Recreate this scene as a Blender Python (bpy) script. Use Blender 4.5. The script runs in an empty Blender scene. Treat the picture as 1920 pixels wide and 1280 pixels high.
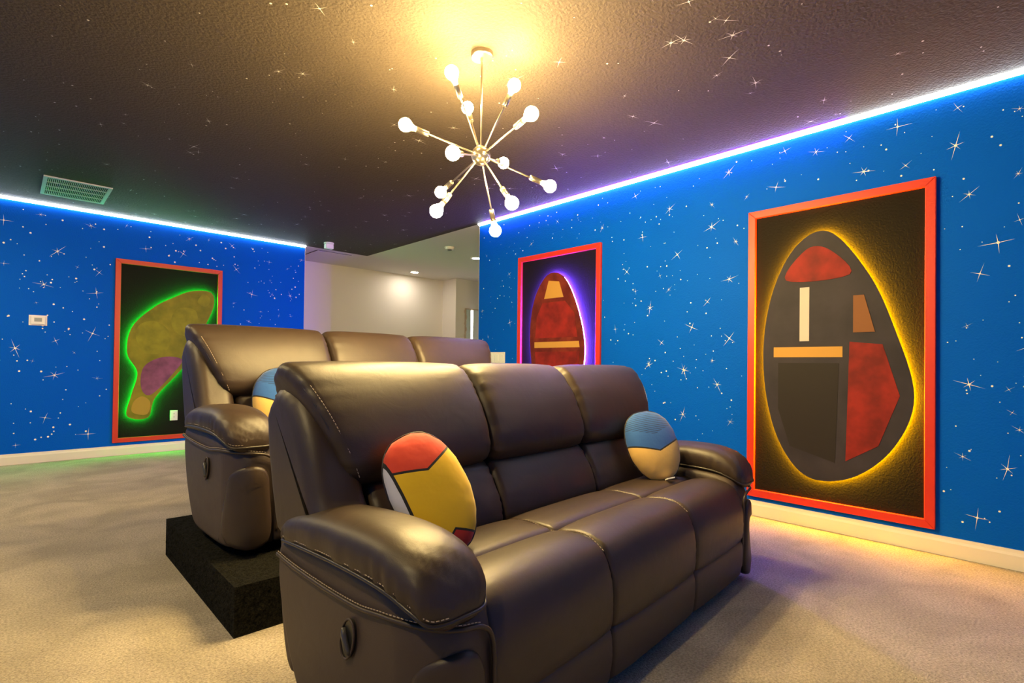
import bpy, math, random
from mathutils import Vector, Matrix
R = math.radians
random.seed(7)
scene = bpy.context.scene
col = scene.collection

# ------------------------------------------------------------------ camera
F_PX, YAW, PITCH, ROLL, CY, CAM_H = 991.3, 0.80841, 0.0113978, 0.0120853, 32.22, 1.0866
fw = Vector((math.cos(YAW)*math.cos(PITCH), math.sin(YAW)*math.cos(PITCH), math.sin(PITCH)))
rt0 = Vector((math.sin(YAW), -math.cos(YAW), 0))
up0 = rt0.cross(fw)
rt = rt0*math.cos(ROLL) + up0*math.sin(ROLL)
up = -rt0*math.sin(ROLL) + up0*math.cos(ROLL)
cam_d = bpy.data.cameras.new('camera')
cam = bpy.data.objects.new('camera', cam_d); col.objects.link(cam)
m = Matrix((rt, up, -fw)).transposed().to_4x4(); m.translation = (0, 0, CAM_H)
cam.matrix_world = m
cam_d.sensor_width = 36; cam_d.lens = 36*F_PX/1920; cam_d.shift_y = CY/1920
cam_d.clip_start = .02
scene.camera = cam

def ray(x, y):                       # photo pixel -> direction
    a, b = (x-960)/F_PX, -(y-640-CY)/F_PX
    return fw + rt*a + up*b
def on_axis(ax, v, x, y):            # photo pixel -> point on the plane axis = v
    d = ray(x, y); o = Vector((0, 0, CAM_H)); t = (v-o[ax])/d[ax]
    return o + d*t

# ------------------------------------------------------------------ world, exposure
w = bpy.data.worlds.new('world'); scene.world = w; w.use_nodes = True
w.node_tree.nodes['Background'].inputs[0].default_value = (.9, .92, 1, 1)
w.node_tree.nodes['Background'].inputs[1].default_value = 0.02
vs = scene.view_settings
vs.view_transform = 'Standard'; vs.look = 'None'; vs.gamma = 1; vs.use_curve_mapping = False
vs.exposure = 1.3
BULB, STRIP, GLOW, CAN, ROOM_CAN = 390, 11, 320, 80, 520

# ------------------------------------------------------------------ room numbers (metres)
H = 2.74; YL = 7.464; XR = 4.004        # ceiling, blue wall planes
X0, Y0 = -1.6, -1.8                      # walls behind the camera
XE = 3.04                                # free end of the blue wall on the far side
YE = 4.773                               # free end of the blue wall on the long side
HB = 8.55; HX = 7.4; T = .12

# ------------------------------------------------------------------ materials
def mat(name, color, rough=.6, metal=0, noise=None, bump=None, spec=.5, emit=None, estr=0, coat=0):
    """noise=(scale, color2, detail); bump=(scale, strength, dist)"""
    M = bpy.data.materials.new(name); M.use_nodes = True
    nt = M.node_tree; b = nt.nodes['Principled BSDF']
    b.inputs['Base Color'].default_value = (*color, 1)
    b.inputs['Roughness'].default_value = rough; b.inputs['Metallic'].default_value = metal
    b.inputs['Specular IOR Level'].default_value = spec
    if coat: b.inputs['Coat Weight'].default_value = coat
    tc = nt.nodes.new('ShaderNodeTexCoord')
    if noise:
        n = nt.nodes.new('ShaderNodeTexNoise'); n.inputs['Scale'].default_value = noise[0]
        n.inputs['Detail'].default_value = noise[2] if len(noise) > 2 else 4
        nt.links.new(tc.outputs['Object'], n.inputs['Vector'])
        r = nt.nodes.new('ShaderNodeValToRGB')
        r.color_ramp.elements[0].position = .35; r.color_ramp.elements[1].position = .68
        r.color_ramp.elements[0].color = (*color, 1); r.color_ramp.elements[1].color = (*noise[1], 1)
        nt.links.new(n.outputs['Fac'], r.inputs['Fac']); nt.links.new(r.outputs['Color'], b.inputs['Base Color'])
    if bump:
        n2 = nt.nodes.new('ShaderNodeTexNoise'); n2.inputs['Scale'].default_value = bump[0]; n2.inputs['Detail'].default_value = 3
        nt.links.new(tc.outputs['Object'], n2.inputs['Vector'])
        bp = nt.nodes.new('ShaderNodeBump'); bp.inputs['Strength'].default_value = bump[1]; bp.inputs['Distance'].default_value = bump[2]
        nt.links.new(n2.outputs['Fac'], bp.inputs['Height']); nt.links.new(bp.outputs['Normal'], b.inputs['Normal'])
    if emit:
        b.inputs['Emission Color'].default_value = (*emit, 1); b.inputs['Emission Strength'].default_value = estr
    return M
M = {}
M['blue'] = mat('blue_paint', (.001, .105, .62), .6, bump=(95, .35, .006), spec=.05)
M['white'] = mat('white_paint', (.78, .74, .70), .6, bump=(95, .25, .005))
M['white_light_tint'] = mat('white_paint_light_tint', (.78, .73, .74), .6)  # same white wall, tint of the light on it put into the colour
M['ceil'] = mat('charcoal_ceiling_paint', (.048, .036, .026), .7, bump=(62, .6, .012), noise=(60, (.058, .043, .031)), spec=.25)
M['hallceil'] = mat('hall_ceiling_paint', (.76, .73, .70), .7, bump=(60, .2, .005))
M['base'] = mat('baseboard_enamel', (.80, .74, .62), .35)
M['trim'] = mat('white_plastic', (.82, .80, .76), .35)
M['slot'] = mat('dark_slot', (.03, .03, .03), .6)
M['screen'] = mat('grey_screen', (.35, .38, .37), .2)
M['star'] = mat('star_paint', (.95, .90, .82), .5)
M['star_dim'] = mat('ceiling_star_paint', (.62, .60, .58), .5)
M['leather'] = mat('dark_brown_leather', (.036, .023, .016), .45, noise=(5, (.046, .029, .020), 3), bump=(420, .12, .002), spec=.42)
M['leather_side'] = mat('brown_side_leather', (.052, .035, .028), .5, bump=(420, .12, .002), spec=.4)
M['piping'] = mat('dark_piping', (.022, .016, .014), .4)
M['stitch'] = mat('tan_thread', (.42, .33, .25), .7)
M['plastic'] = mat('black_plastic', (.015, .014, .013), .3)
M['nickel'] = mat('brushed_nickel', (.36, .32, .27), .28, metal=1)
M['bulb'] = mat('lit_bulb_glass', (1, .95, .85), .3, emit=(1.0, .71, .27), estr=BULB)
M['bulb_neck'] = mat('bulb_neck_plastic', (.85, .82, .75), .4)
M['led'] = mat('white_led_diffuser', (.9, .95, 1), .4, emit=(.86, .95, 1.0), estr=STRIP)
M['red_frame'] = mat('red_painted_wood', (.62, .028, .008), .45)
M['panelblack'] = mat('black_textured_paint', (.008, .0065, .005), .7, bump=(95, .4, .006), spec=.12)
M['can'] = mat('lit_can_lens', (1, .95, .9), .4, emit=(1, .86, .68), estr=CAN)
M['can_room'] = mat('lit_room_can_lens', (1, .95, .9), .4, emit=(1, .76, .36), estr=ROOM_CAN)
M['metalgrey'] = mat('grey_vent_metal', (.50, .54, .58), .4)
M['ventdark'] = mat('vent_duct_dark', (.03, .035, .04), .7)
M['mirror'] = mat('mirror_glass', (.8, .8, .8), .03, metal=1)
M['wood'] = mat('wavy_wood_edge', (.42, .33, .24), .5)
M['shag'] = mat('black_shag_carpet', (.0045, .0050, .0042), .95, noise=(120, (.022, .020, .013), 2), bump=(230, 1, .02), spec=.1)

def carpet():
    Mt = bpy.data.materials.new('beige_cut_pile_carpet'); Mt.use_nodes = True
    nt = Mt.node_tree; b = nt.nodes['Principled BSDF']; b.inputs['Roughness'].default_value = .95
    b.inputs['Specular IOR Level'].default_value = .1; b.inputs['Sheen Weight'].default_value = .25
    tc = nt.nodes.new('ShaderNodeTexCoord')
    def noise(s, d, dist=0):
        n = nt.nodes.new('ShaderNodeTexNoise'); n.inputs['Scale'].default_value = s; n.inputs['Detail'].default_value = d
        n.inputs['Distortion'].default_value = dist; nt.links.new(tc.outputs['Object'], n.inputs['Vector']); return n
    def ramp(n, p0, p1, c0, c1):
        r = nt.nodes.new('ShaderNodeValToRGB'); e = r.color_ramp.elements
        e[0].position = p0; e[1].position = p1; e[0].color = (*c0, 1); e[1].color = (*c1, 1)
        nt.links.new(n.outputs['Fac'], r.inputs['Fac']); return r
    a = ramp(noise(2.3, 5, 1.2), .35, .66, (.42, .355, .255), (.60, .515, .375))   # nap brushed both ways
    f = ramp(noise(110, 3), .32, .66, (.40, .37, .34), (1, 1, 1))
    mx = nt.nodes.new('ShaderNodeMix'); mx.data_type = 'RGBA'; mx.blend_type = 'MULTIPLY'; mx.inputs['Factor'].default_value = .8
    nt.links.new(a.outputs['Color'], mx.inputs['A']); nt.links.new(f.outputs['Color'], mx.inputs['B'])
    nt.links.new(mx.outputs['Result'], b.inputs['Base Color'])
    bp = nt.nodes.new('ShaderNodeBump'); bp.inputs['Strength'].default_value = .9; bp.inputs['Distance'].default_value = .012
    nt.links.new(noise(190, 2).outputs['Fac'], bp.inputs['Height']); nt.links.new(bp.outputs['Normal'], b.inputs['Normal'])
    return Mt
M['carpet'] = carpet()
for k_ in ('leather', 'leather_side'):                     # soft creases on top of the fine grain
    nt_ = M[k_].node_tree; b_ = nt_.nodes['Principled BSDF']
    fine = [n for n in nt_.nodes if n.type == 'BUMP'][0]
    cn = nt_.nodes.new('ShaderNodeTexNoise'); cn.inputs['Scale'].default_value = 8; cn.inputs['Detail'].default_value = 4; cn.inputs['Distortion'].default_value = 1.6
    tc_ = [n for n in nt_.nodes if n.type == 'TEX_COORD'][0]; nt_.links.new(tc_.outputs['Object'], cn.inputs['Vector'])
    cb = nt_.nodes.new('ShaderNodeBump'); cb.inputs['Strength'].default_value = .07; cb.inputs['Distance'].default_value = .02
    nt_.links.new(cn.outputs['Fac'], cb.inputs['Height']); nt_.links.new(fine.outputs['Normal'], cb.inputs['Normal'])
    nt_.links.new(cb.outputs['Normal'], b_.inputs['Normal'])

# ------------------------------------------------------------------ mesh helpers
class MB:
    def __init__(s): s.v = []; s.f = []
    def add(s, v, f):
        o = len(s.v); s.v += [tuple(p) for p in v]; s.f += [tuple(i+o for i in q) for q in f]; return s
    def box(s, x0, x1, y0, y1, z0, z1, bev=0):
        if not bev:
            v = [(x, y, z) for z in (z0, z1) for y in (y0, y1) for x in (x0, x1)]
            return s.add(v, [(0,2,3,1),(4,5,7,6),(0,1,5,4),(2,6,7,3),(0,4,6,2),(1,3,7,5)])
        b = bev; v = []; idx = {}
        for i, x in enumerate((x0, x1)):
            for j, y in enumerate((y0, y1)):
                for k, z in enumerate((z0, z1)):
                    sx, sy, sz = (1-2*i)*b, (1-2*j)*b, (1-2*k)*b
                    for a, p in enumerate(((x, y+sy, z+sz), (x+sx, y, z+sz), (x+sx, y+sy, z))):
                        idx[i, j, k, a] = len(v); v.append(p)
        f = []
        for i in (0, 1):
            f.append([idx[i,j,k,0] for j, k in ((0,0),(1,0),(1,1),(0,1))][::(-1 if i == 0 else 1)])
            f.append([idx[j,i,k,1] for j, k in ((0,0),(1,0),(1,1),(0,1))][::(1 if i == 0 else -1)])
            f.append([idx[j,k,i,2] for j, k in ((0,0),(1,0),(1,1),(0,1))][::(-1 if i == 0 else 1)])
        for i in (0, 1):
            for j in (0, 1):
                f.append((idx[i,j,0,0], idx[i,j,1,0], idx[i,j,1,1], idx[i,j,0,1]))
                f.append((idx[i,0,j,0], idx[i,1,j,0], idx[i,1,j,2], idx[i,0,j,2]))
                f.append((idx[0,i,j,1], idx[1,i,j,1], idx[1,i,j,2], idx[0,i,j,2]))
                for k in (0, 1): f.append((idx[i,j,k,0], idx[i,j,k,1], idx[i,j,k,2]))
        return s.add(v, f)
    def rings(s, rings, closed_ring=True, cap=True):
        n = len(rings[0]); v = [p for r in rings for p in r]; f = []
        for a in range(len(rings)-1):
            for i in range(n if closed_ring else n-1):
                j = (i+1) % n
                f.append((a*n+i, a*n+j, (a+1)*n+j, (a+1)*n+i))
        if cap: f.append(tuple(range(n))[::-1]); f.append(tuple(range((len(rings)-1)*n, len(rings)*n)))
        return s.add(v, f)
    def tube(s, path, r, n=8, closed=False):
        P = [Vector(p) for p in path]; rs = []
        N = None
        for i, p in enumerate(P):
            a = P[i-1] if (i > 0 or closed) else p; b = P[(i+1) % len(P)] if (i < len(P)-1 or closed) else p
            t = (b-a).normalized()
            if N is None: N = t.orthogonal().normalized()
            N = (N - t*N.dot(t)).normalized(); B = t.cross(N)
            rr = r[i] if isinstance(r, (list, tuple)) else r
            rs.append([p + (N*math.cos(k*2*math.pi/n) + B*math.sin(k*2*math.pi/n))*rr for k in range(n)])
        if closed: rs.append(rs[0]); return s.rings(rs, cap=False)
        return s.rings(rs)
    def lathe(s, prof, n=24, M4=None, cap=True):
        """prof [(r,z)] about z, moved by matrix M4"""
        rs = [[Vector((max(r, 1e-5)*math.cos(k*2*math.pi/n), max(r, 1e-5)*math.sin(k*2*math.pi/n), z)) for k in range(n)] for r, z in prof]
        if M4: rs = [[M4 @ p for p in q] for q in rs]
        return s.rings(rs, cap=cap)
    def plate(s, pts, fn, d0, d1):
        """closed 2-D outline extruded from depth d0 to d1, fn(u, v, d) -> point"""
        n = len(pts)
        return s.rings([[fn(u, v, d0) for u, v in pts], [fn(u, v, d1) for u, v in pts]])
    def build(s, name, m, parent=None, smooth=False, bevel=0, kind=None):
        me = bpy.data.meshes.new(name); me.from_pydata([tuple(p) for p in s.v], [], s.f); me.update()
        import bmesh
        bm = bmesh.new(); bm.from_mesh(me); bmesh.ops.recalc_face_normals(bm, faces=bm.faces); bm.to_mesh(me); bm.free()
        if m: me.materials.append(M[m] if isinstance(m, str) else m)
        if smooth:
            for q in me.polygons: q.use_smooth = True
        o = bpy.data.objects.new(name, me); col.objects.link(o)
        if parent: o.parent = parent
        if smooth == 'auto':
            me.set_sharp_from_angle(angle=R(38))
        if bevel:
            b = o.modifiers.new('bevel', 'BEVEL'); b.width = bevel; b.segments = 2; b.limit_method = 'ANGLE'
        if kind: o['kind'] = kind
        return o
def tag(o, label, cat, group=None):
    o['label'] = label; o['category'] = cat
    if group: o['group'] = group
    return o
def empty(name, loc=(0, 0, 0), rz=0):
    o = bpy.data.objects.new(name, None); col.objects.link(o); o.location = loc; o.rotation_euler = (0, 0, rz)
    o.empty_display_size = .1
    return o
def struct(o): o['kind'] = 'structure'; return o
def copy_tree(o, parent=None):
    c = o.copy(); col.objects.link(c); c.parent = parent
    for ch in o.children: copy_tree(ch, c)
    return c
def spline(pts, n=8, closed=True):
    """Catmull-Rom through points of any dimension"""
    P = [Vector(p) for p in pts]; L = len(P); out = []
    for i in range(L if closed else L-1):
        a, b, c, d = (P[(i+k-1) % L] if closed else P[min(max(i+k-1, 0), L-1)] for k in range(4))
        for j in range(n):
            t = j/n
            out.append(.5*((2*b) + (c-a)*t + (2*a-5*b+4*c-d)*t*t + (3*b-a-3*c+d)*t**3))
    if not closed: out.append(P[-1])
    return out

# ------------------------------------------------------------------ the room shell
struct(MB().box(X0, HX, Y0, HB, -.1, 0).build('floor', 'carpet'))
struct(MB().box(X0-.1, XR, Y0-.1, YL, H, H+.1).build('ceiling', 'ceil'))
hc = MB(); hc.box(X0-.1, HX+.1, YL, HB+.1, H, H+.1); hc.box(XR, HX+.1, Y0-.1, YL, H, H+.1)
struct(hc.build('ceiling_hall', 'hallceil'))
wl = struct(MB().box(X0, XE-.004, YL, YL+T, 0, H).build('wall_left', 'blue'))
wr = struct(MB().box(XR, XR+T, Y0, YE-.004, 0, H).build('wall_right', 'blue'))
struct(MB().box(XE-.004, XE, YL, YL+T, 0, H).build('trim_1', 'white'))          # painted white end of each wall
struct(MB().box(XR, XR+T, YE-.004, YE, 0, H).build('trim_2', 'white'))
struct(MB().box(XR+T, XR+T+.004, Y0, YE, 0, H).build('trim_3', 'white'))
struct(MB().box(X0, XE, YL+T, YL+T+.004, 0, H).build('trim_4', 'white'))
struct(MB().box(X0-.1, X0, Y0, HB, 0, H).build('wall_near_side', 'blue'))
struct(MB().box(X0, XR, Y0-.1, Y0, 0, H).build('wall_screen_side', 'blue'))
struct(MB().box(X0, 3.93, HB, HB+.1, 0, H).build('wall_hall_side', 'white_light_tint'))
struct(MB().box(3.93, HX, HB, HB+.1, 0, H).build('wall_hall_back', 'white'))
struct(MB().box(6.24, HX, 8.12, HB, 0, H).build('wall_hall_chase', 'white'))
struct(MB().box(HX, HX+.1, Y0, HB, 0, H).build('wall_hall_right', 'white'))
struct(MB().box(XR+T+.004, HX, Y0-.1, Y0, 0, H).build('wall_hall_end', 'white'))
def baseboard(name, pts, nrm):
    (xa, ya), (xb, yb) = pts; nx, ny = nrm
    prof = [(0, 0), (.016, 0), (.016, .078), (.011, .092), (.009, .108), (0, .110)]
    rs = [[(x+nx*d, y+ny*d, z) for d, z in prof] for x, y in ((xa, ya), (xb, yb))]
    struct(MB().rings(rs).build(name, 'base'))
baseboard('baseboard_left', ((X0, YL), (XE, YL)), (0, -1))
baseboard('baseboard_right', ((XR, Y0), (XR, YE)), (-1, 0))
baseboard('baseboard_hall', ((3.0, HB), (6.24, HB)), (0, -1))
baseboard('baseboard_near', ((X0, Y0), (X0, YL)), (1, 0))
baseboard('baseboard_screen', ((X0, Y0), (XR, Y0)), (0, 1))

# ------------------------------------------------------------------ LED strips in the wall / ceiling corner
def led_strip(a, b, n, label):
    (xa, ya), (xb, yb) = a, b; nx, ny = n
    prof = [(0, H-.001), (.026, H-.001), (.025, H-.010), (.018, H-.019), (.009, H-.025), (0, H-.026)]
    o = MB().rings([[(x+nx*d, y+ny*d, z) for d, z in prof] for x, y in (a, b)]).build('led_strip', 'led')
    tag(o, label, 'light strip'); return o
led_strip((X0+.01, YL-.0005), (XE, YL-.0005), (0, -1), 'white glowing LED strip along ceiling above the thermostat wall')
ls = led_strip((XR-.0005, Y0+.01), (XR-.0005, YE), (-1, 0), 'white glowing LED strip along ceiling above the light switches wall')

M['added_violet'] = mat('added_violet_line', (.6, .5, .9), .4, emit=(.22, .03, 1.0), estr=30)  # invented glowing line, added to tint the ceiling violet
MB().box(XR-.038, XR-.0275, 1.0, YE-.1, H-.007, H-.001).build('added_violet_line', 'added_violet', ls)

# ------------------------------------------------------------------ painted stars
def star_mesh(k):
    rnd = random.Random(k); mb = MB(); n = 4 if k % 2 else 6
    base = rnd.uniform(0, .4)
    for i in range(n):
        a = base + i*2*math.pi/n + rnd.uniform(-.12, .12)
        L = (1.0 if i % (n//2) == 0 else .72)*rnd.uniform(.8, 1.1) if n == 4 else (1.0 if i % 3 == 0 else .5)*rnd.uniform(.8, 1.1)
        c, s_ = math.cos(a), math.sin(a); wd = .021
        mb.add([(-s_*wd, c*wd, 0), (c*L, s_*L, 0), (s_*wd, -c*wd, 0)], [(0, 2, 1)])
    mb.add([(math.cos(t*math.pi/4)*.085, math.sin(t*math.pi/4)*.085, .001) for t in range(8)], [tuple(range(8))])
    me = bpy.data.meshes.new('painted_star'); me.from_pydata(mb.v, [], mb.f); me.update(); return me
SM = [star_mesh(k) for k in range(8)]
SMd = [x.copy() for x in SM]
for x in SM: x.materials.append(M['star'])
for x in SMd: x.materials.append(M['star_dim'])
def put_star(wall, P, size, nrm, dim=False):
    o = bpy.data.objects.new('painted_star', random.choice(SMd if dim else SM)); col.objects.link(o)
    q = Vector(nrm).to_track_quat('Z', 'Y').to_matrix() @ Matrix.Rotation(random.uniform(0, 6.28), 3, 'Z')
    mm = q.to_4x4() @ Matrix.Diagonal((size, size, 1, 1)); mm.translation = P
    o.matrix_world = mm; o.parent = wall
    return o
def dots(wall, pts, nrm, m):
    mb = MB(); q = Vector(nrm).to_track_quat('Z', 'Y').to_matrix()
    for P, r in pts:
        mb.add([Vector(P) + q @ Vector((math.cos(t*math.pi/3)*r, math.sin(t*math.pi/3)*r, 0)) for t in range(6)], [tuple(range(6))])
    o = mb.build('painted_star_dots', m, wall, kind='stuff')
cr8 = [(1482,328,40),(1683,393,50),(1690,262,25),(1315,367,25),(1200,415,30),(1092,412,25),(1365,483,38),(1510,462,25),(898,485,30),(1062,537,30),(960,570,15),(1730,562,38),(575,568,22),(840,597,18),(693,612,28),(838,675,35),(460,678,18),(305,655,15),(215,733,14),(600,710,22),(922,725,20),(720,770,30),(545,830,22),(660,843,14),(138,838,14),(900,855,32),(575,897,14),(690,892,16),(824,933,22),(625,955,28),(1767,836,36),(770,1022,30),(505,1028,16),(665,1075,18),(900,1060,34),(622,1153,20),(740,1168,25),(840,1135,10),(1723,1016,12),(1900,490,22),(1905,650,25),(1905,265,25),(160,768,8),(60,775,8),(45,965,12),(140,1005,18),(65,1055,10)]
cr7 = [(750,690,42),(872,706,12),(883,777,8),(905,830,22),(730,912,25),(868,950,42),(775,1100,38),(15,805,14)]
cr6 = [(818,45,25),(955,70,35),(1065,33,14),(1083,125,35),(950,240,32),(1133,270,20)]
cr1 = [(15,240,30),(163,218,18),(363,263,22),(507,262,12),(230,365,38),(15,413,18),(310,428,12),(397,450,20),(583,355,22),(757,315,20),(733,375,22),(928,343,18),(835,320,10),(175,497,34),(385,532,30),(945,437,22),(1077,408,15),(1150,435,10),(1080,482,8),(1205,400,12),(935,572,12),(1007,537,26),(1088,537,10),(1160,543,20),(1043,606,10),(1115,622,10),(1163,625,10),(995,645,16),(145,570,8),(370,693,34),(222,722,22),(60,752,42),(130,803,12),(297,770,8),(218,860,36),(388,872,18),(180,1030,28),(352,1095,32),(62,1140,15)]
stars_r = [(880+x/1.846, 60+y/1.846, s/1.846) for x, y, s in cr8] + [(1360+x/1.641, 300+y/1.641, s/1.641) for x, y, s in cr7] + [(820+x/2.064, 660+y/2.064, s/2.064) for x, y, s in cr6]
stars_l = [(x/2.133, 300+y/2.133, s/2.133) for x, y, s in cr1]
def free(P, ax):
    return True
for x, y, s in stars_r:
    P = on_axis(0, XR-.0012, x, y); d = (P-Vector((0, 0, CAM_H))).dot(fw)
    put_star(wr, P, max(.03, s*1.05/F_PX*d), (-1, 0, 0))
for x, y, s in stars_l:
    P = on_axis(1, YL-.0012, x, y); d = (P-Vector((0, 0, CAM_H))).dot(fw)
    put_star(wl, P, max(.03, s*1.05/F_PX*d), (0, -1, 0))
PANELS_R = ((.5, 1.67), (2.97, 4.13)); PANEL_L = (.83, 2.02)
def rnd_wall(n, lo, hi, bad, fn, rr):
    out = []
    while len(out) < n:
        a = random.uniform(lo, hi); z = random.uniform(.16, H-.08)
        if any(p <= a <= q and .1 < z < 2.28 for p, q in bad): continue
        out.append((fn(a, z), random.choice(rr)))
    return out
for P, s in rnd_wall(26, Y0+.1, .3, (), lambda a, z: (XR-.0012, a, z), (.06, .09, .12)): put_star(wr, Vector(P), s, (-1, 0, 0))
for P, s in rnd_wall(16, X0+.1, -.15, (), lambda a, z: (a, YL-.0012, z), (.06, .1, .15)): put_star(wl, Vector(P), s, (0, -1, 0))
dots(wr, rnd_wall(620, Y0+.05, YE-.05, PANELS_R, lambda a, z: (XR-.001, a, z), (.0025, .003, .004, .006)), (-1, 0, 0), 'star')
dots(wl, rnd_wall(420, X0+.05, XE-.05, (PANEL_L,), lambda a, z: (a, YL-.001, z), (.004, .005, .007, .010)), (0, -1, 0), 'star')
cg = bpy.data.objects['ceiling']
k = 0
while k < 190:
    x, y = random.uniform(X0+.1, XR-.12), random.uniform(Y0+.1, YL-.12)
    if math.hypot(x-1.805, y-2.14) < .12 or (.15 < x < .8 and 6.2 < y < 7.1): continue
    put_star(cg, Vector((x, y, H-.0012)), random.choice((.035, .05, .06, .085)), (0, 0, -1), True); k += 1
dots(cg, [((random.uniform(X0+.1, XR-.1), random.uniform(Y0+.1, YL-.1), H-.001), random.choice((.003, .004, .006))) for _ in range(500)], (0, 0, -1), 'star_dim')

# ------------------------------------------------------------------ framed backlit panels (plain abstract cut-outs)
def lamp_mat(name, c, k=1): return mat(name, (.8, .8, .8), .5, emit=c, estr=GLOW*k)
def backlit_panel(org, ud, nd, outline, patches, glow, label):
    """org: lower-left corner on the wall, ud: direction to the right, nd: out of the wall"""
    root = empty('backlit_panel', org); tag(root, label, 'wall art')
    U, N = Vector(ud), Vector(nd); Wd, Ht, fwid, fd = 1.10, 2.095, .052, .030
    fn = lambda u, v, d: U*u + Vector((0, 0, v)) + N*d
    MB().plate([(.01, .01), (Wd-.01, .01), (Wd-.01, Ht-.01), (.01, Ht-.01)], fn, .0008, .006).build('backing_board', 'panelblack', root)
    for q in ([(0, 0), (Wd, 0), (Wd-fwid, fwid), (fwid, fwid)], [(0, Ht), (fwid, Ht-fwid), (Wd-fwid, Ht-fwid), (Wd, Ht)],
              [(0, 0), (fwid, fwid), (fwid, Ht-fwid), (0, Ht)], [(Wd, 0), (Wd, Ht), (Wd-fwid, Ht-fwid), (Wd-fwid, fwid)]):
        MB().plate(q, fn, .0008, fd).build('frame_rail', 'red_frame', root, bevel=.003)
    ol = [tuple(p) for p in spline(outline, 8)]
    cut = MB().plate(ol, fn, .031, .036).build('cutout', M['art_base_'+glow], root)
    # light ribbon behind the cut-out, set in from its edge
    c = [Vector(p) for p in ol]; n = len(c); ins = []
    area = sum(c[i].x*c[(i+1) % n].y - c[(i+1) % n].x*c[i].y for i in range(n))
    for i in range(n):
        t = (c[(i+1) % n]-c[i-1]).normalized(); nn = Vector((-t.y, t.x))*(1 if area > 0 else -1)
        ins.append(c[i]+nn*.009)
    MB().rings([[fn(p.x, p.y, .009) for p in ins], [fn(p.x, p.y, .028) for p in ins]], cap=False).build('light_ribbon', M['glow_'+glow], root)
    for i, (pm, pts, sm) in enumerate(patches):
        pp = [tuple(p) for p in spline(pts, 6)] if sm else pts
        MB().plate(pp, fn, .036, .0378+.0005*i).build('colour_patch', M[pm], cut)
    return root
M['glow_green'] = lamp_mat('green_led_ribbon', (.0, 1.0, .03), .36)
M['glow_violet'] = lamp_mat('violet_led_ribbon', (.14, .04, 1.0))
M['glow_amber'] = lamp_mat('amber_led_ribbon', (1.0, .48, .0), .55)
M['art_base_green'] = mat('olive_print', (.16, .17, .012), .4, noise=(5, (.30, .28, .02)))
M['art_base_violet'] = mat('maroon_print', (.10, .012, .008), .35, noise=(9, (.20, .03, .015)))
M['art_base_amber'] = mat('slate_print', (.028, .025, .034), .4, noise=(6, (.042, .036, .048)))
M['p_green2'] = mat('light_olive_print', (.30, .30, .02), .4, noise=(8, (.20, .20, .015)))
M['p_mauve'] = mat('mauve_print', (.28, .10, .17), .45, noise=(8, (.15, .055, .09)))
M['p_ochre'] = mat('ochre_print', (.42, .30, .04), .4)
M['p_red'] = mat('crimson_print', (.28, .02, .015), .35, noise=(8, (.14, .012, .01)))
M['p_gold'] = mat('gold_print', (.52, .28, .06), .35)
M['p_silver'] = mat('silver_print', (.30, .28, .28), .35)
M['p_black'] = mat('soft_black_print', (.022, .018, .018), .4)
M['p_cream'] = mat('cream_print', (.55, .50, .46), .4)
M['p_brown'] = mat('brown_print', (.22, .09, .035), .4)
for k_, m_ in M.items():
    if k_.startswith(('p_', 'art_base')):
        q_ = m_.node_tree.nodes['Principled BSDF']; q_.inputs['Roughness'].default_value = .62; q_.inputs['Specular IOR Level'].default_value = .2
# green: a leaning cluster of rounded pebbles
backlit_panel((.874, YL, .146), (1, 0, 0), (0, -1, 0),
    [(.13,.30),(.33,.27),(.40,.50),(.62,.78),(.80,1.02),(.88,1.30),(1.0,1.62),(.97,1.80),(.76,1.80),(.56,1.70),(.36,1.56),(.16,1.32),(.12,1.02),(.22,.80),(.17,.55)],
    [('p_green2', [(.20,1.20),(.30,1.02),(.50,1.06),(.54,1.26),(.40,1.40),(.24,1.36)], 1), ('p_green2', [(.58,1.30),(.72,1.24),(.82,1.38),(.80,1.56),(.64,1.58),(.55,1.46)], 1),
     ('p_mauve', [(.26,.62),(.36,.54),(.60,.82),(.66,.96),(.46,.98),(.28,.86)], 1), ('p_ochre', [(.18,.34),(.32,.31),(.35,.45),(.27,.52),(.19,.46)], 1),
     ('p_green2', [(.82,1.66),(.92,1.62),(.96,1.72),(.88,1.77)], 1)],
    'green', 'red framed black panel with green glow behind a plain olive cutout')
# violet: a tall faceted lozenge in bands
backlit_panel((XR, 4.088, .143), (0, -1, 0), (-1, 0, 0),
    [(.50,.22),(.72,.30),(.86,.70),(.93,1.10),(.84,1.50),(.66,1.82),(.44,1.86),(.26,1.62),(.20,1.24),(.26,.80),(.36,.40)],
    [('p_gold', [(.40,1.62),(.66,1.62),(.60,1.78),(.46,1.80)], 0), ('p_red', [(.28,1.22),(.84,1.22),(.80,1.46),(.68,1.58),(.38,1.58),(.30,1.44)], 0),
     ('p_gold', [(.27,1.12),(.87,1.12),(.86,1.18),(.27,1.18)], 0), ('p_red', [(.30,.86),(.85,.86),(.87,1.08),(.28,1.08)], 0),
     ('p_silver', [(.34,.62),(.56,.62),(.56,.82),(.32,.82)], 0), ('p_silver', [(.60,.62),(.80,.62),(.82,.82),(.60,.82)], 0),
     ('p_brown', [(.40,.42),(.72,.42),(.78,.58),(.36,.58)], 0)],
    'violet', 'red framed black panel with violet glow behind a plain maroon cutout')
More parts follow.
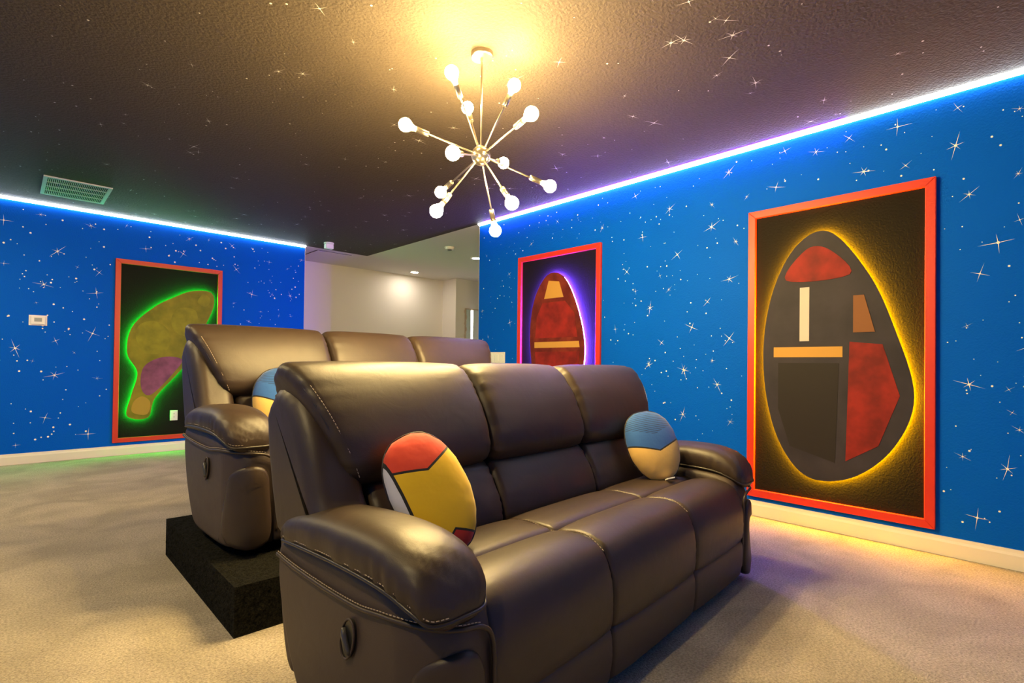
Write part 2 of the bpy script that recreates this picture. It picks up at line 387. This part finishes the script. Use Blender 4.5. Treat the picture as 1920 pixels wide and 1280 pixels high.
# amber: a tall smooth oval leaning to a wedge, in bands
backlit_panel((XR, 1.632, .143), (0, -1, 0), (-1, 0, 0),
    [(.42,.20),(.68,.24),(.90,.46),(1.0,.78),(.90,1.20),(.76,1.56),(.54,1.86),(.34,1.80),(.19,1.52),(.12,1.14),(.14,.74),(.24,.40)],
    [('p_black', [(.30,.40),(.58,.32),(.60,.98),(.22,.98),(.22,.66)], 0), ('p_red', [(.64,.34),(.82,.46),(.93,.78),(.84,1.10),(.66,1.12)], 0),
     ('p_gold', [(.19,1.02),(.62,1.02),(.62,1.09),(.19,1.09)], 0), ('p_cream', [(.36,1.13),(.42,1.13),(.42,1.50),(.36,1.50)], 0),
     ('p_red', [(.27,1.56),(.66,1.56),(.54,1.74),(.40,1.76)], 1), ('p_brown', [(.68,1.18),(.80,1.18),(.74,1.42),(.68,1.42)], 0)],
    'amber', 'red framed black panel with amber glow behind a plain slate cutout')

# ------------------------------------------------------------------ wall and ceiling fittings
def wall_plate(name, label, cat, org, ud, nd, wd, ht, kind):
    root = empty(name, org); tag(root, label, cat)
    U, N = Vector(ud), Vector(nd); fn = lambda u, v, d: U*u + Vector((0, 0, v)) + N*d
    rect = lambda a, b, c, d: [(a, c), (b, c), (b, d), (a, d)]
    MB().plate(rect(-wd/2, wd/2, -ht/2, ht/2), fn, .0008, .007).build('cover_plate', 'trim', root, bevel=.002)
    if kind == 'outlet':
        for s in (-1, 1):
            f = MB().plate(rect(-.017, .017, s*.02-.014, s*.02+.014), fn, .007, .0085).build('socket', 'trim', root)
            for q in (-.006, .006): MB().plate(rect(q-.0012, q+.0012, s*.02-.004, s*.02+.006), fn, .0085, .0088).build('slot', 'slot', f)
    elif kind == 'rocker':
        n = max(1, round(wd/.09))
        for i in range(n):
            c = (i-(n-1)/2)*.082
            MB().plate(rect(c-.017, c+.017, -.034, .034), fn, .007, .011).build('rocker', 'trim', root, bevel=.001)
    elif kind == 'dimmer':
        MB().plate(rect(-.05, .05, -.034, .034), fn, .007, .010).build('control_face', 'trim', root, bevel=.001)
        MB().plate(rect(-.04, .02, -.030, -.026), fn, .010, .0125).build('slider', 'metalgrey', root)
    elif kind == 'thermostat':
        MB().plate(rect(-.058, .058, -.044, .044), fn, .007, .024).build('body', 'trim', root, bevel=.006)
        MB().plate(rect(-.03, .03, -.014, .026), fn, .024, .0246).build('display', 'screen', root)
        MB().plate(rect(-.03, .03, -.034, -.026), fn, .024, .026).build('button', 'trim', root)
    return root
wall_plate('thermostat', 'white thermostat with grey display on blue wall', 'thermostat', (.229, YL, 1.492), (1, 0, 0), (0, -1, 0), .145, .108, 'thermostat')
o = wall_plate('wall_outlet', 'white outlet inside the green glowing panel', 'outlet', (1.471, YL-.006, .426), (1, 0, 0), (0, -1, 0), .078, .122, 'outlet')
wall_plate('wall_outlet', 'white outlet low on blue wall behind the sofa arm', 'outlet', (XR, 2.195, .41), (0, -1, 0), (-1, 0, 0), .078, .122, 'outlet')
wall_plate('light_dimmer', 'wide white control plate beside the paired rocker switches', 'switch', (XR, 4.555, 1.165), (0, -1, 0), (-1, 0, 0), .165, .122, 'dimmer')
wall_plate('light_switch', 'white double rocker switch plate beside wide control plate', 'switch', (XR, 4.385, 1.165), (0, -1, 0), (-1, 0, 0), .165, .122, 'rocker')

v = empty('ceiling_vent', (.46, 6.68, H)); tag(v, 'grey metal louvred air vent in dark ceiling', 'vent')
hx, hy = .25, .35
for a in ((-hx, hx, -hy, -hy+.03), (-hx, hx, hy-.03, hy), (-hx, -hx+.03, -hy+.03, hy-.03), (hx-.03, hx, -hy+.03, hy-.03)):
    MB().box(*a, -.012, -.0008).build('frame', 'metalgrey', v)
MB().box(-hx+.03, hx-.03, -hy+.03, hy-.03, -.003, -.0008).build('duct_backing', 'ventdark', v)
for i in range(3): MB().box(-hx+.03, hx-.03, -hy+.03+.16*(i+1)-.004, -hy+.03+.16*(i+1)+.004, -.012, -.003).build('divider', 'metalgrey', v)
sl = MB()
for i in range(33):
    x = -hx+.036+i*.0134
    sl.add([(x, -hy+.03, -.011), (x+.006, -hy+.03, -.004), (x+.006, hy-.03, -.004), (x, hy-.03, -.011), (x+.0015, -hy+.03, -.0115), (x+.0075, -hy+.03, -.0045), (x+.0075, hy-.03, -.0045), (x+.0015, hy-.03, -.0115)],
           [(0,1,2,3),(4,7,6,5),(0,4,5,1),(2,6,7,3),(0,3,7,4),(1,5,6,2)])
sl.build('louvre_slats', 'metalgrey', v, kind='stuff')

d = empty('motion_sensor', (3.19, 7.03, H)); tag(d, 'white boxy sensor on round base at dark ceiling corner', 'sensor')
MB().lathe([(.066, -.0008), (.066, -.018), (.058, -.024), (.0, -.024)], 28).build('round_base', 'trim', d, smooth='auto')
MB().box(-.055, .055, -.035, .035, -.085, -.024, .006).build('sensor_box', 'trim', d)
d = empty('smoke_detector', (4.502, 6.02, H)); tag(d, 'white round smoke detector on the hall ceiling', 'smoke detector')
b_ = MB().lathe([(.07, -.0008), (.07, -.015), (.06, -.034), (.04, -.040), (0, -.040)], 28).build('detector_body', 'trim', d, smooth='auto')
MB().lathe([(.034, -.0402), (.034, -.044), (.0, -.044)], 20).build('sensor_grille', 'slot', d)
def can_light(x, y, label, lens='can'):
    d = empty('recessed_light', (x, y, H)); tag(d, label, 'ceiling light')
    MB().lathe([(.062, -.0008), (.092, -.0008), (.090, -.006), (.064, -.004), (.062, -.0008)], 32, cap=False).build('trim_ring', 'trim', d, smooth='auto')
    MB().lathe([(.062, -.0010), (.0615, -.0030), (0, -.0032)], 32).build('lens', lens, d)
can_light(5.316, 8.15, 'lit recessed ceiling light near the hall back wall')
can_light(5.268, 6.351, 'lit recessed ceiling light nearer the smoke detector')
for cy_, nm in ((.9, 'screen wall'), (3.4, 'middle of the side wall'), (5.9, 'thermostat wall')):
    can_light(-.75, cy_, 'lit recessed light in the dark ceiling towards the '+nm, 'can_room')
# attic hatch in the hall ceiling
hroot = empty('attic_hatch', (3.54, 7.97, H)); tag(hroot, 'white square attic hatch panel in hall ceiling', 'hatch')
MB().box(-.27, .27, -.38, .38, -.006, -.0008).build('shadow_gap', 'slot', hroot)
MB().box(-.262, .262, -.372, .372, -.010, -.006).build('hatch_panel', 'hallceil', hroot)
# wavy mirror with a light bar on the hall chase
mroot = empty('wall_mirror', (6.62, 8.12, 1.82)); tag(mroot, 'wavy edged mirror with upright light bar on hall wall', 'mirror')
MB().box(-.16, .30, -.014, -.001, -.36, .36).build('backing', 'wood', mroot)
MB().box(-.13, .28, -.017, -.014, -.34, .34).build('mirror_pane', 'mirror', mroot)
MB().tube([(-.15+.022*math.sin(k*.62), -.02, -.35+k*.7/30) for k in range(31)], .012, 6).build('wavy_edge', 'wood', mroot, smooth=True)
M['bar'] = mat('light_bar_glass', (1, 1, 1), .3, emit=(1, .95, .86), estr=9)
MB().box(-.005, .025, -.035, -.017, -.33, .33, .004).build('light_bar', 'bar', mroot)

# ------------------------------------------------------------------ chandelier
HUB = Vector((1.80, 2.143, 2.193))
ch = empty('sputnik_chandelier', (HUB.x, HUB.y, H)); tag(ch, 'brushed nickel sputnik chandelier with twelve lit globe bulbs', 'chandelier')
hz = HUB.z-H
MB().lathe([(0, -.0008), (.060, -.0008), (.060, -.022), (.055, -.027), (.010, -.027), (.010, -.045), (0, -.045)], 36).build('canopy', 'nickel', ch, smooth='auto')
MB().lathe([(.0055, -.04), (.0055, hz+.04)], 12).build('stem', 'nickel', ch, smooth='auto')
hb = MB().lathe([(0, hz-.052)]+[(.05*math.cos(a), hz+.052*math.sin(a)) for a in [R(-80+10*i) for i in range(17)]]+[(0, hz+.052)], 32).build('hub', 'nickel', ch, smooth=True)
MB().lathe([(.0505, hz-.004), (.053, hz-.003), (.053, hz+.003), (.0505, hz+.004)], 32).build('hub_band', 'nickel', hb, smooth='auto')
dirs = [(-.23,-.05,.32),(.12,-.13,.38),(.07,.21,.36),(-.03,-.41,.08),(-.345,.165,.10),(-.34,-.20,-.14),(.35,.20,.11),(.34,-.18,-.12),(.03,.41,-.10),(-.24,.07,-.34),(-.02,-.27,-.32),(.2,.1,-.35)]
for dv in dirs:
    q = Vector(dv).normalized().to_track_quat('Z', 'Y').to_matrix().to_4x4(); q.translation = (0, 0, hz)
    arm = MB().lathe([(.0045, .04), (.0045, .30)], 10, q).build('arm', 'nickel', ch, smooth='auto')
    MB().lathe([(.0, .285), (.012, .287), (.0145, .292), (.0145, .350), (.013, .352), (0, .352)], 20, q).build('socket', 'nickel', arm, smooth='auto')
    MB().lathe([(.0125, .350), (.0135, .362), (.018, .374), (.0225, .382)], 18, q).build('bulb_neck', 'bulb_neck', arm, smooth=True)
    MB().lathe([(.0225, .382)]+[(.034*math.cos(a), .41+.034*math.sin(a)) for a in [R(-50+14*i) for i in range(10)]]+[(0, .444)], 18, q).build('bulb', 'bulb', arm, smooth=True)

# ------------------------------------------------------------------ riser platform
def shag_box(x0, x1, y0, y1, z1, step=.0125):
    mb = MB(); rnd = random.Random(3)
    def grid(o, a, b, na, nb):
        o, a, b = Vector(o), Vector(a), Vector(b); n = a.cross(b).normalized()
        v = []
        for i in range(na+1):
            for j in range(nb+1):
                e = 0 if i in (0, na) or j in (0, nb) else 1
                v.append(o+a*i/na+b*j/nb+n*(rnd.uniform(-.006, .004)*e))
        mb.add(v, [(i*(nb+1)+j, (i+1)*(nb+1)+j, (i+1)*(nb+1)+j+1, i*(nb+1)+j+1) for i in range(na) for j in range(nb)])
    nx, ny, nz = int((x1-x0)/step), int((y1-y0)/step), max(2, int(z1/step)); r = .0
    grid((x0, y0, z1), (x1-x0, 0, 0), (0, y1-y0, 0), nx, ny)
    grid((x0, y0, 0), (x1-x0, 0, 0), (0, 0, z1), nx, nz); grid((x1, y1, 0), (x0-x1, 0, 0), (0, 0, z1), nx, nz)
    grid((x0, y1, 0), (0, y0-y1, 0), (0, 0, z1), ny, nz); grid((x1, y0, 0), (0, y1-y0, 0), (0, 0, z1), ny, nz)
    return mb
rz = shag_box(.66, 3.10, 2.25, 3.48, .20).build('riser_platform', 'shag', smooth='auto')
tag(rz, 'black carpeted riser platform under the rear sofa', 'platform')

# ------------------------------------------------------------------ sofas
def section_ring(prof, inset, x, puff=0, pleat=None):
    n = len(prof); out = []
    c = sum((Vector(p) for p in prof), Vector((0, 0)))/n
    for i, p in enumerate(prof):
        t = (Vector(prof[(i+1) % n])-Vector(prof[i-1])).normalized(); nn = Vector((t.y, -t.x))
        d = -inset+puff+(pleat(i) if pleat else 0)
        q = Vector(p)+nn*d
        out.append((x, q.x, q.y))
    return out
def ccw(pts):
    a = sum(pts[i][0]*pts[(i+1) % len(pts)][1]-pts[(i+1) % len(pts)][0]*pts[i][1] for i in range(len(pts)))
    return pts if a > 0 else pts[::-1]
def cushion(prof, x0, x1, r=.03, puff=.008, pleats=.0, n=6, seed=0):
    rnd = random.Random(seed); P = ccw([tuple(p) for p in spline(prof, n)]); N = len(P)
    amp = [rnd.uniform(-1, 1) for _ in range(N)]
    amp = [(amp[i]+amp[i-1]*.5) for i in range(N)]
    st = [(x0+r*(1-math.cos(a)), r*(1-math.sin(a))) for a in [i*math.pi/2/6 for i in range(6)]]
    L = x1-x0-2*r; m_ = max(10, int(L/.03))
    st += [(x0+r+L*i/m_, 0) for i in range(m_+1)]
    st += [(x1-r*(1-math.cos(a)), r*(1-math.sin(a))) for a in [i*math.pi/2/6 for i in range(5, -1, -1)]]
    rings = []
    for x, ins in st:
        t = (x-x0)/(x1-x0); bul = puff*(1-(2*t-1)**4)
        e0, e1 = math.exp(-(x-x0)/.045), math.exp(-(x1-x)/.045)
        rings.append(section_ring(P, ins, x, bul, (lambda i: pleats*(amp[i]*e0+amp[(i*7+3) % N]*e1)) if pleats else None))
    return MB().rings(rings)
def stitches(path, off, spacing=.012, ln=.008, r=.0013):
    mb = MB(); P = [Vector(p) for p in path]; acc = 0
    for a, b in zip(P[:-1], P[1:]):
        L = (b-a).length
        if L < 1e-6: continue
        t = (b-a)/L; s = -acc
        while s+spacing <= L:
            s += spacing
            p = a+t*s+Vector(off); h = t*ln/2
            sd = t.orthogonal().normalized()*r; s2 = t.cross(sd).normalized()*r
            mb.add([p-h+sd, p-h+s2, p-h-sd, p-h-s2, p+h+sd, p+h+s2, p+h-sd, p+h-s2], [(0,1,2,3),(7,6,5,4),(0,4,5,1),(1,5,6,2),(2,6,7,3),(3,7,4,0)])
        acc = L-s
    return mb

def make_sofa(label):
    root = empty('recliner_sofa'); tag(root, label, 'sofa', 'matching brown leather recliner sofas')
    edges = [(-1.015, -.327), (-.327, .327), (.327, 1.015)]
    up_p = [(.078,.695),(.030,.735),(.028,.80),(.070,.91),(.125,1.00),(.185,1.062),(.255,1.080),(.325,1.045),(.345,.95),(.28,.74),(.18,.69)]
    lum = [(.075,.70),(.030,.66),(-.020,.575),(-.040,.50),(-.015,.455),(.08,.45),(.16,.50),(.19,.70)]
    srear = [(-.006,.455),(-.08,.496),(-.20,.503),(-.272,.488),(-.276,.40),(-.22,.33),(-.06,.33),(.0,.38)]
    sfront = [(-.278,.486),(-.34,.507),(-.42,.508),(-.485,.478),(-.522,.40),(-.530,.31),(-.522,.235),(-.48,.215),(-.38,.22),(-.30,.28),(-.276,.40)]
    foot = [(-.515,.228),(-.528,.17),(-.522,.09),(-.505,.05),(-.44,.045),(-.40,.10),(-.40,.20),(-.45,.23)]
    for i, (a, b) in enumerate(edges):
        hr = cushion(up_p, a, b, .045, .012, .0045, seed=i)
        hr.v = [(x+(math.copysign(1, x)*.38*(z-.846)*min(1, max(0, (abs(x)-.5)/.5))), y, z) for x, y, z in hr.v]
        hr.build('headrest_cushion', 'leather', root, smooth=True)
        cushion(lum, max(a, -.89), min(b, .89), .03, .010, .003, seed=i+5).build('lumbar_cushion', 'leather', root, smooth=True)
        sa, sb = max(a, -.90), min(b, .90)
        cushion(srear, sa, sb, .016, .008, .001, seed=i+9).build('seat_cushion', 'leather', root, smooth=True)
        cushion(sfront, sa, sb, .020, .010, .0015, seed=i+14).build('seat_front', 'leather', root, smooth=True)
        cushion(foot, sa, sb, .018, .006, .001, seed=i+20).build('footrest_panel', 'leather_side', root, smooth=True)
    for x in (-.327, .327):
        MB().tube(spline([(x-.004, y, z) for y, z in ((-.04,.462),(-.15,.497),(-.27,.482),(-.36,.502),(-.43,.500),(-.485,.468))], 6, False), .0035, 6).build('seat_piping', 'piping', root, smooth=True)
        stitches(spline([(x-.012, y, z) for y, z in ((-.06,.482),(-.16,.506),(-.27,.492),(-.36,.511),(-.43,.509),(-.490,.474))], 6, False), (0, 0, .003)).build('seat_stitching', 'stitch', root, kind='stuff')
    MB().box(-.98, .98, -.40, .18, .06, .34).build('seat_frame', 'leather_side', root)
    # back shell
    cushion([(.20,.12),(.24,.40),(.28,.70),(.345,.97),(.375,.95),(.385,.86),(.325,.55),(.31,.30),(.26,.12)], -1.05, 1.05, .02, .004).build('back_shell', 'leather_side', root, smooth=True)
    for s in (-1, 1):
        fx = lambda mb: (setattr(mb, 'v', [(x*-s, y, z) for x, y, z in mb.v]), mb)[1]
        # wing beside the headrest
        wing = [(-.02,.56),(.03,.70),(.095,.86),(.16,.955),(.225,1.000),(.285,1.005),(.350,.950),(.372,.87),(.315,.62),(.24,.52)]
        fx(cushion(wing, -1.088, -.90, .055, .006, .002, seed=31)).build('back_wing', 'leather', root, smooth=True)
        wp = spline([(-.997-.38*(z-.846), y+.004, z-.004) for y, z in ((.036,.72),(.040,.79),(.075,.90),(.13,.99),(.19,1.045),(.27,1.062))], 6, False)
        fx(MB().tube(wp, .005, 6)).build('wing_piping', 'piping', root, smooth=True)
        fx(stitches([(p.x+.016, p.y-.018, p.z+.006) for p in wp], (0, 0, 0))).build('wing_stitching', 'stitch', root, kind='stuff')
        def rc(mb):                                   # outer front corner of the arm curves back
            mb.v = [(x, y+.10*max(0, (-.985-x)/.105)**2*min(1, max(0, (-.15-y)/.30)), z) for x, y, z in mb.v]; return mb
        # arm body
        body = [(-.44,.035),(-.495,.06),(-.512,.16),(-.512,.34),(-.500,.45),(-.44,.525),(-.20,.545),(.10,.545),(.225,.525),(.250,.44),(.232,.34),(.175,.20),(.085,.075),(.0,.035),(-.2,.03)]
        fx(rc(cushion(body, -1.09, -.872, .030, .004))).build('arm_body', 'leather_side', root, smooth=True)
        # rounded panel on the arm front
        arch = [(-1.080,.06),(-1.080,.30),(-1.066,.375),(-1.025,.405),(-.97,.405),(-.935,.375),(-.925,.30),(-.925,.06)]
        ap = [tuple(p) for p in spline(arch, 5)]
        cx_, cz_ = -1.002, .23
        rs = [[(cx_+(x-cx_)*k, y_, cz_+(z-cz_)*k) for x, z in ap] for k, y_ in ((1.0, -.500), (1.0, -.520), (.97, -.529), (.90, -.534), (.6, -.537))]
        fx(rc(MB().rings(rs))).build('arm_front_panel', 'leather', root, smooth=True)
        # welt that runs along the side and turns down the arm front
        pts = [(-1.097,.225,.485),(-1.099,.10,.472),(-1.099,-.10,.462),(-1.099,-.30,.462),(-1.098,-.42,.470),(-1.090,-.485,.474),(-1.06,-.519,.472),(-1.0,-.527,.468),(-.935,-.527,.452),(-.900,-.526,.41),(-.893,-.526,.30),(-.892,-.522,.10)]
        pp = spline(pts, 8, False)
        pp = [Vector(q) for q in rc(type('P', (), {'v': [tuple(q) for q in pp]})()).v]
        fx(MB().tube(pp, .0065, 8)).build('arm_welt', 'leather', root, smooth=True)
        fx(stitches([(p.x-.003, p.y-.002, p.z+.012) for p in pp[:64]], (0, 0, 0))).build('arm_stitching', 'stitch', root, kind='stuff')
        # padded arm rest, lofted front to back
        S = spline([(.235,.560,.51,-1.07,-.94),(.19,.610,.507,-1.10,-.915),(.05,.652,.514,-1.118,-.900),(-.13,.670,.516,-1.122,-.892),(-.29,.672,.514,-1.124,-.888),(-.39,.660,.506,-1.122,-.888),(-.465,.628,.486,-1.112,-.890),(-.508,.575,.472,-1.09,-.906),(-.524,.530,.484,-1.04,-.945)], 6, False)
        rings = []; nn = 40; rnd = random.Random(5); am = [rnd.uniform(-1, 1) for _ in S]
        for k, (y, zt, zb, xo, xi) in enumerate(S):
            cx, cz, rx, rz_ = (xo+xi)/2, (zt+zb)/2, (xi-xo)/2, (zt-zb)/2; ring = []
            for q in range(nn):
                a = q*2*math.pi/nn; c, s_ = math.cos(a), math.sin(a); e = .78
                px = math.copysign(abs(c)**e, c); pz = math.copysign(abs(s_)**e, s_)
                wr_ = .0045*am[k]*math.exp(-((s_-(-.15))/.45)**2)
                ring.append((cx+px*(rx+wr_), y, cz+pz*rz_+.003*math.sin(q*1.9+k)*math.exp(-((y+.5)/.09)**2)*(s_ > -.2)))
            rings.append(ring)
        fx(MB().rings(rings)).build('arm_pad', 'leather', root, smooth=True)
        outer, inner = [], []
        for (y, zt, zb, xo, xi) in S[2:]:
            cx, cz, rx, rz_ = (xo+xi)/2, (zt+zb)/2, (xi-xo)/2, (zt-zb)/2
            for lst, a in ((outer, math.pi+.38), (inner, -.38)):
                c, s_ = math.cos(a), math.sin(a)
                lst.append(Vector((cx+math.copysign(abs(c)**.78, c)*(rx+.002), y-.001, cz+math.copysign(abs(s_)**.78, s_)*rz_)))
        path = outer+inner[::-1]
        fx(MB().tube(path, .0055, 8)).build('pad_piping', 'piping', root, smooth=True)
        fx(stitches([p+Vector((-.001, -.001, .013)) for p in outer], (0, 0, 0))).build('pad_stitching', 'stitch', root, kind='stuff')
        # recliner release
        h = fx(MB().plate([(-.19+.030*math.cos(a)-.012*math.sin(a), .365+.055*math.sin(a)) for a in [i*2*math.pi/28 for i in range(28)]], lambda u, v_, d_: (-1.092-d_, u, v_), -.006, .006)).build('recliner_handle', 'plastic', root, smooth='auto')
        fx(MB().tube([(-1.099, -.19+.030*math.cos(a)-.012*math.sin(a), .365+.055*math.sin(a)) for a in [i*2*math.pi/28 for i in range(28)]], .0035, 6, True)).build('bezel', 'leather_side', h, smooth=True)
        fx(MB().tube([(-1.101, -.176, .392), (-1.104, -.182, .375), (-1.104, -.200, .340), (-1.101, -.206, .330)], [.006, .009, .009, .005], 8)).build('pull_lever', 'nickel_dark', h, smooth=True)
    return root
M['nickel_dark'] = mat('dark_lever_plastic', (.06, .055, .05), .25)
sofa = make_sofa('brown leather recliner sofa on the beige carpet, in front')
sofa.location = (1.736, 1.5685, 0); sofa.rotation_euler.z = R(4.3)
sofa2 = copy_tree(sofa); sofa2.location = (1.797, 3.085, .203); sofa2.rotation_euler.z = R(1.5)
sofa['label'] = 'brown leather recliner sofa standing on beige carpet, red and yellow pillow on it'
sofa2['label'] = 'brown leather recliner sofa standing on the black carpeted riser'

# ------------------------------------------------------------------ pillows (plain colour-blocked stand-ins)
def pillow_mat(name, kind):
    Mt = bpy.data.materials.new(name); Mt.use_nodes = True; nt = Mt.node_tree; b = nt.nodes['Principled BSDF']
    b.inputs['Roughness'].default_value = .85; b.inputs['Sheen Weight'].default_value = .2
    tc = nt.nodes.new('ShaderNodeTexCoord'); sp = nt.nodes.new('ShaderNodeSeparateXYZ'); nt.links.new(tc.outputs['Object'], sp.inputs[0])
    def math_(op, a, b_=None):
        n = nt.nodes.new('ShaderNodeMath'); n.operation = op
        for i, q in enumerate((a, b_)):
            if q is None: continue
            if isinstance(q, (int, float)): n.inputs[i].default_value = q
            else: nt.links.new(q, n.inputs[i])
        return n.outputs[0]
    X, Z = sp.outputs['X'], sp.outputs['Z']
    def mix(f, A, B):
        n = nt.nodes.new('ShaderNodeMix'); n.data_type = 'RGBA'; nt.links.new(f, n.inputs['Factor'])
        for s_, q in (('A', A), ('B', B)):
            if isinstance(q, tuple): n.inputs[s_].default_value = (*q, 1)
            else: nt.links.new(q, n.inputs[s_])
        return n.outputs['Result']
    bend = math_('MULTIPLY', math_('ABSOLUTE', X), .35)
    zz = math_('SUBTRACT', Z, bend)
    if kind == 'yellow':
        c = mix(math_('GREATER_THAN', zz, .062), (.82, .50, .008), (.010, .009, .010))
        c = mix(math_('GREATER_THAN', zz, .070), c, (.72, .055, .02))
        c = mix(math_('LESS_THAN', math_('ADD', Z, math_('MULTIPLY', math_('ABSOLUTE', X), .6)), -.128), c, (.010, .009, .010))
        c = mix(math_('LESS_THAN', math_('ADD', Z, math_('MULTIPLY', math_('ABSOLUTE', X), .6)), -.136), c, (.5, .015, .012))
        c = mix(math_('LESS_THAN', X, -.098), c, (.010, .009, .010))
        c = mix(math_('LESS_THAN', X, -.106), c, (.62, .60, .66))
    else:
        st = math_('GREATER_THAN', math_('FRACT', math_('MULTIPLY', Z, 95)), .72)
        blue = mix(st, (.012, .09, .34), (.004, .02, .08))
        c = mix(math_('GREATER_THAN', zz, -.045), (.72, .46, .13), (.010, .009, .010))
        c = mix(math_('GREATER_THAN', zz, -.037), c, (.015, .10, .38))
        c = mix(math_('GREATER_THAN', zz, .045), c, blue)
    nt.links.new(c, b.inputs['Base Color'])
    n2 = nt.nodes.new('ShaderNodeTexNoise'); n2.inputs['Scale'].default_value = 22
    nt.links.new(tc.outputs['Object'], n2.inputs['Vector'])
    bp = nt.nodes.new('ShaderNodeBump'); bp.inputs['Strength'].default_value = .25; bp.inputs['Distance'].default_value = .01
    nt.links.new(n2.outputs['Fac'], bp.inputs['Height']); nt.links.new(bp.outputs['Normal'], b.inputs['Normal'])
    return Mt
M['pil_yellow'] = pillow_mat('red_yellow_plush', 'yellow'); M['pil_blue'] = pillow_mat('blue_tan_plush', 'blue')
def pillow(name, m, w_, h_, t_, loc, face, roll, lean, label, cat='pillow', group=None):
    """oval pillow, front towards -y; face = yaw, lean = tip back, roll = in-plane tilt"""
    root = empty(name); tag(root, label, cat, group); n = 44
    def outline(a):
        c, s_ = math.cos(a), math.sin(a)
        k = 1 - .16*max(0, -s_)**1.5*abs(c)**.5          # narrower towards the bottom
        return math.copysign(abs(c)**.82, c)*w_/2*k, math.copysign(abs(s_)**.86, s_)*h_/2
    rings = []
    for sg, rhos in ((-1, [.03, .2, .4, .6, .76, .88, .96, 1.0]), (1, [.96, .88, .76, .6, .4, .2, .03])):
        for rho in rhos:
            th = t_/2*(max(0, 1-rho**2.6))**.55
            rings.append([(outline(i*2*math.pi/n)[0]*rho, sg*th+.003*math.sin(i*2.3)*rho**6, outline(i*2*math.pi/n)[1]*rho) for i in range(n)])
    o = MB().rings(rings).build('pillow_body', m, root, smooth=True)
    MB().tube([(outline(i*2*math.pi/n)[0]*1.002, 0, outline(i*2*math.pi/n)[1]*1.002) for i in range(n)], .003, 6, True).build('seam_piping', 'piping', root, smooth=True)
    root.matrix_world = Matrix.Translation(loc) @ Matrix.Rotation(face, 4, 'Z') @ Matrix.Rotation(lean, 4, 'X') @ Matrix.Rotation(roll, 4, 'Y')
    return root
def sofa_pt(s, x, y, z): return s.matrix_basis @ Vector((x, y, z))
pillow('throw_pillow', 'pil_yellow', .265, .40, .12, sofa_pt(sofa, -.770, -.125, .680), R(-14), R(-20), R(-24), 'red and yellow oval plush pillow on the front sofa')
b2 = pillow('throw_pillow', 'pil_blue', .295, .375, .12, sofa_pt(sofa, .715, -.125, .672), R(-30), R(-8), R(-24), 'blue and tan oval plush pillow beside the front sofa arm')
MB().box(-.02, .02, -.075, -.045, -.192, -.186).build('care_tag', 'trim', b2)
pillow('throw_pillow', 'pil_blue', .295, .375, .12, sofa_pt(sofa2, -.715, -.125, .678), R(-14), R(4), R(-24), 'blue and tan oval plush pillow on the riser sofa')
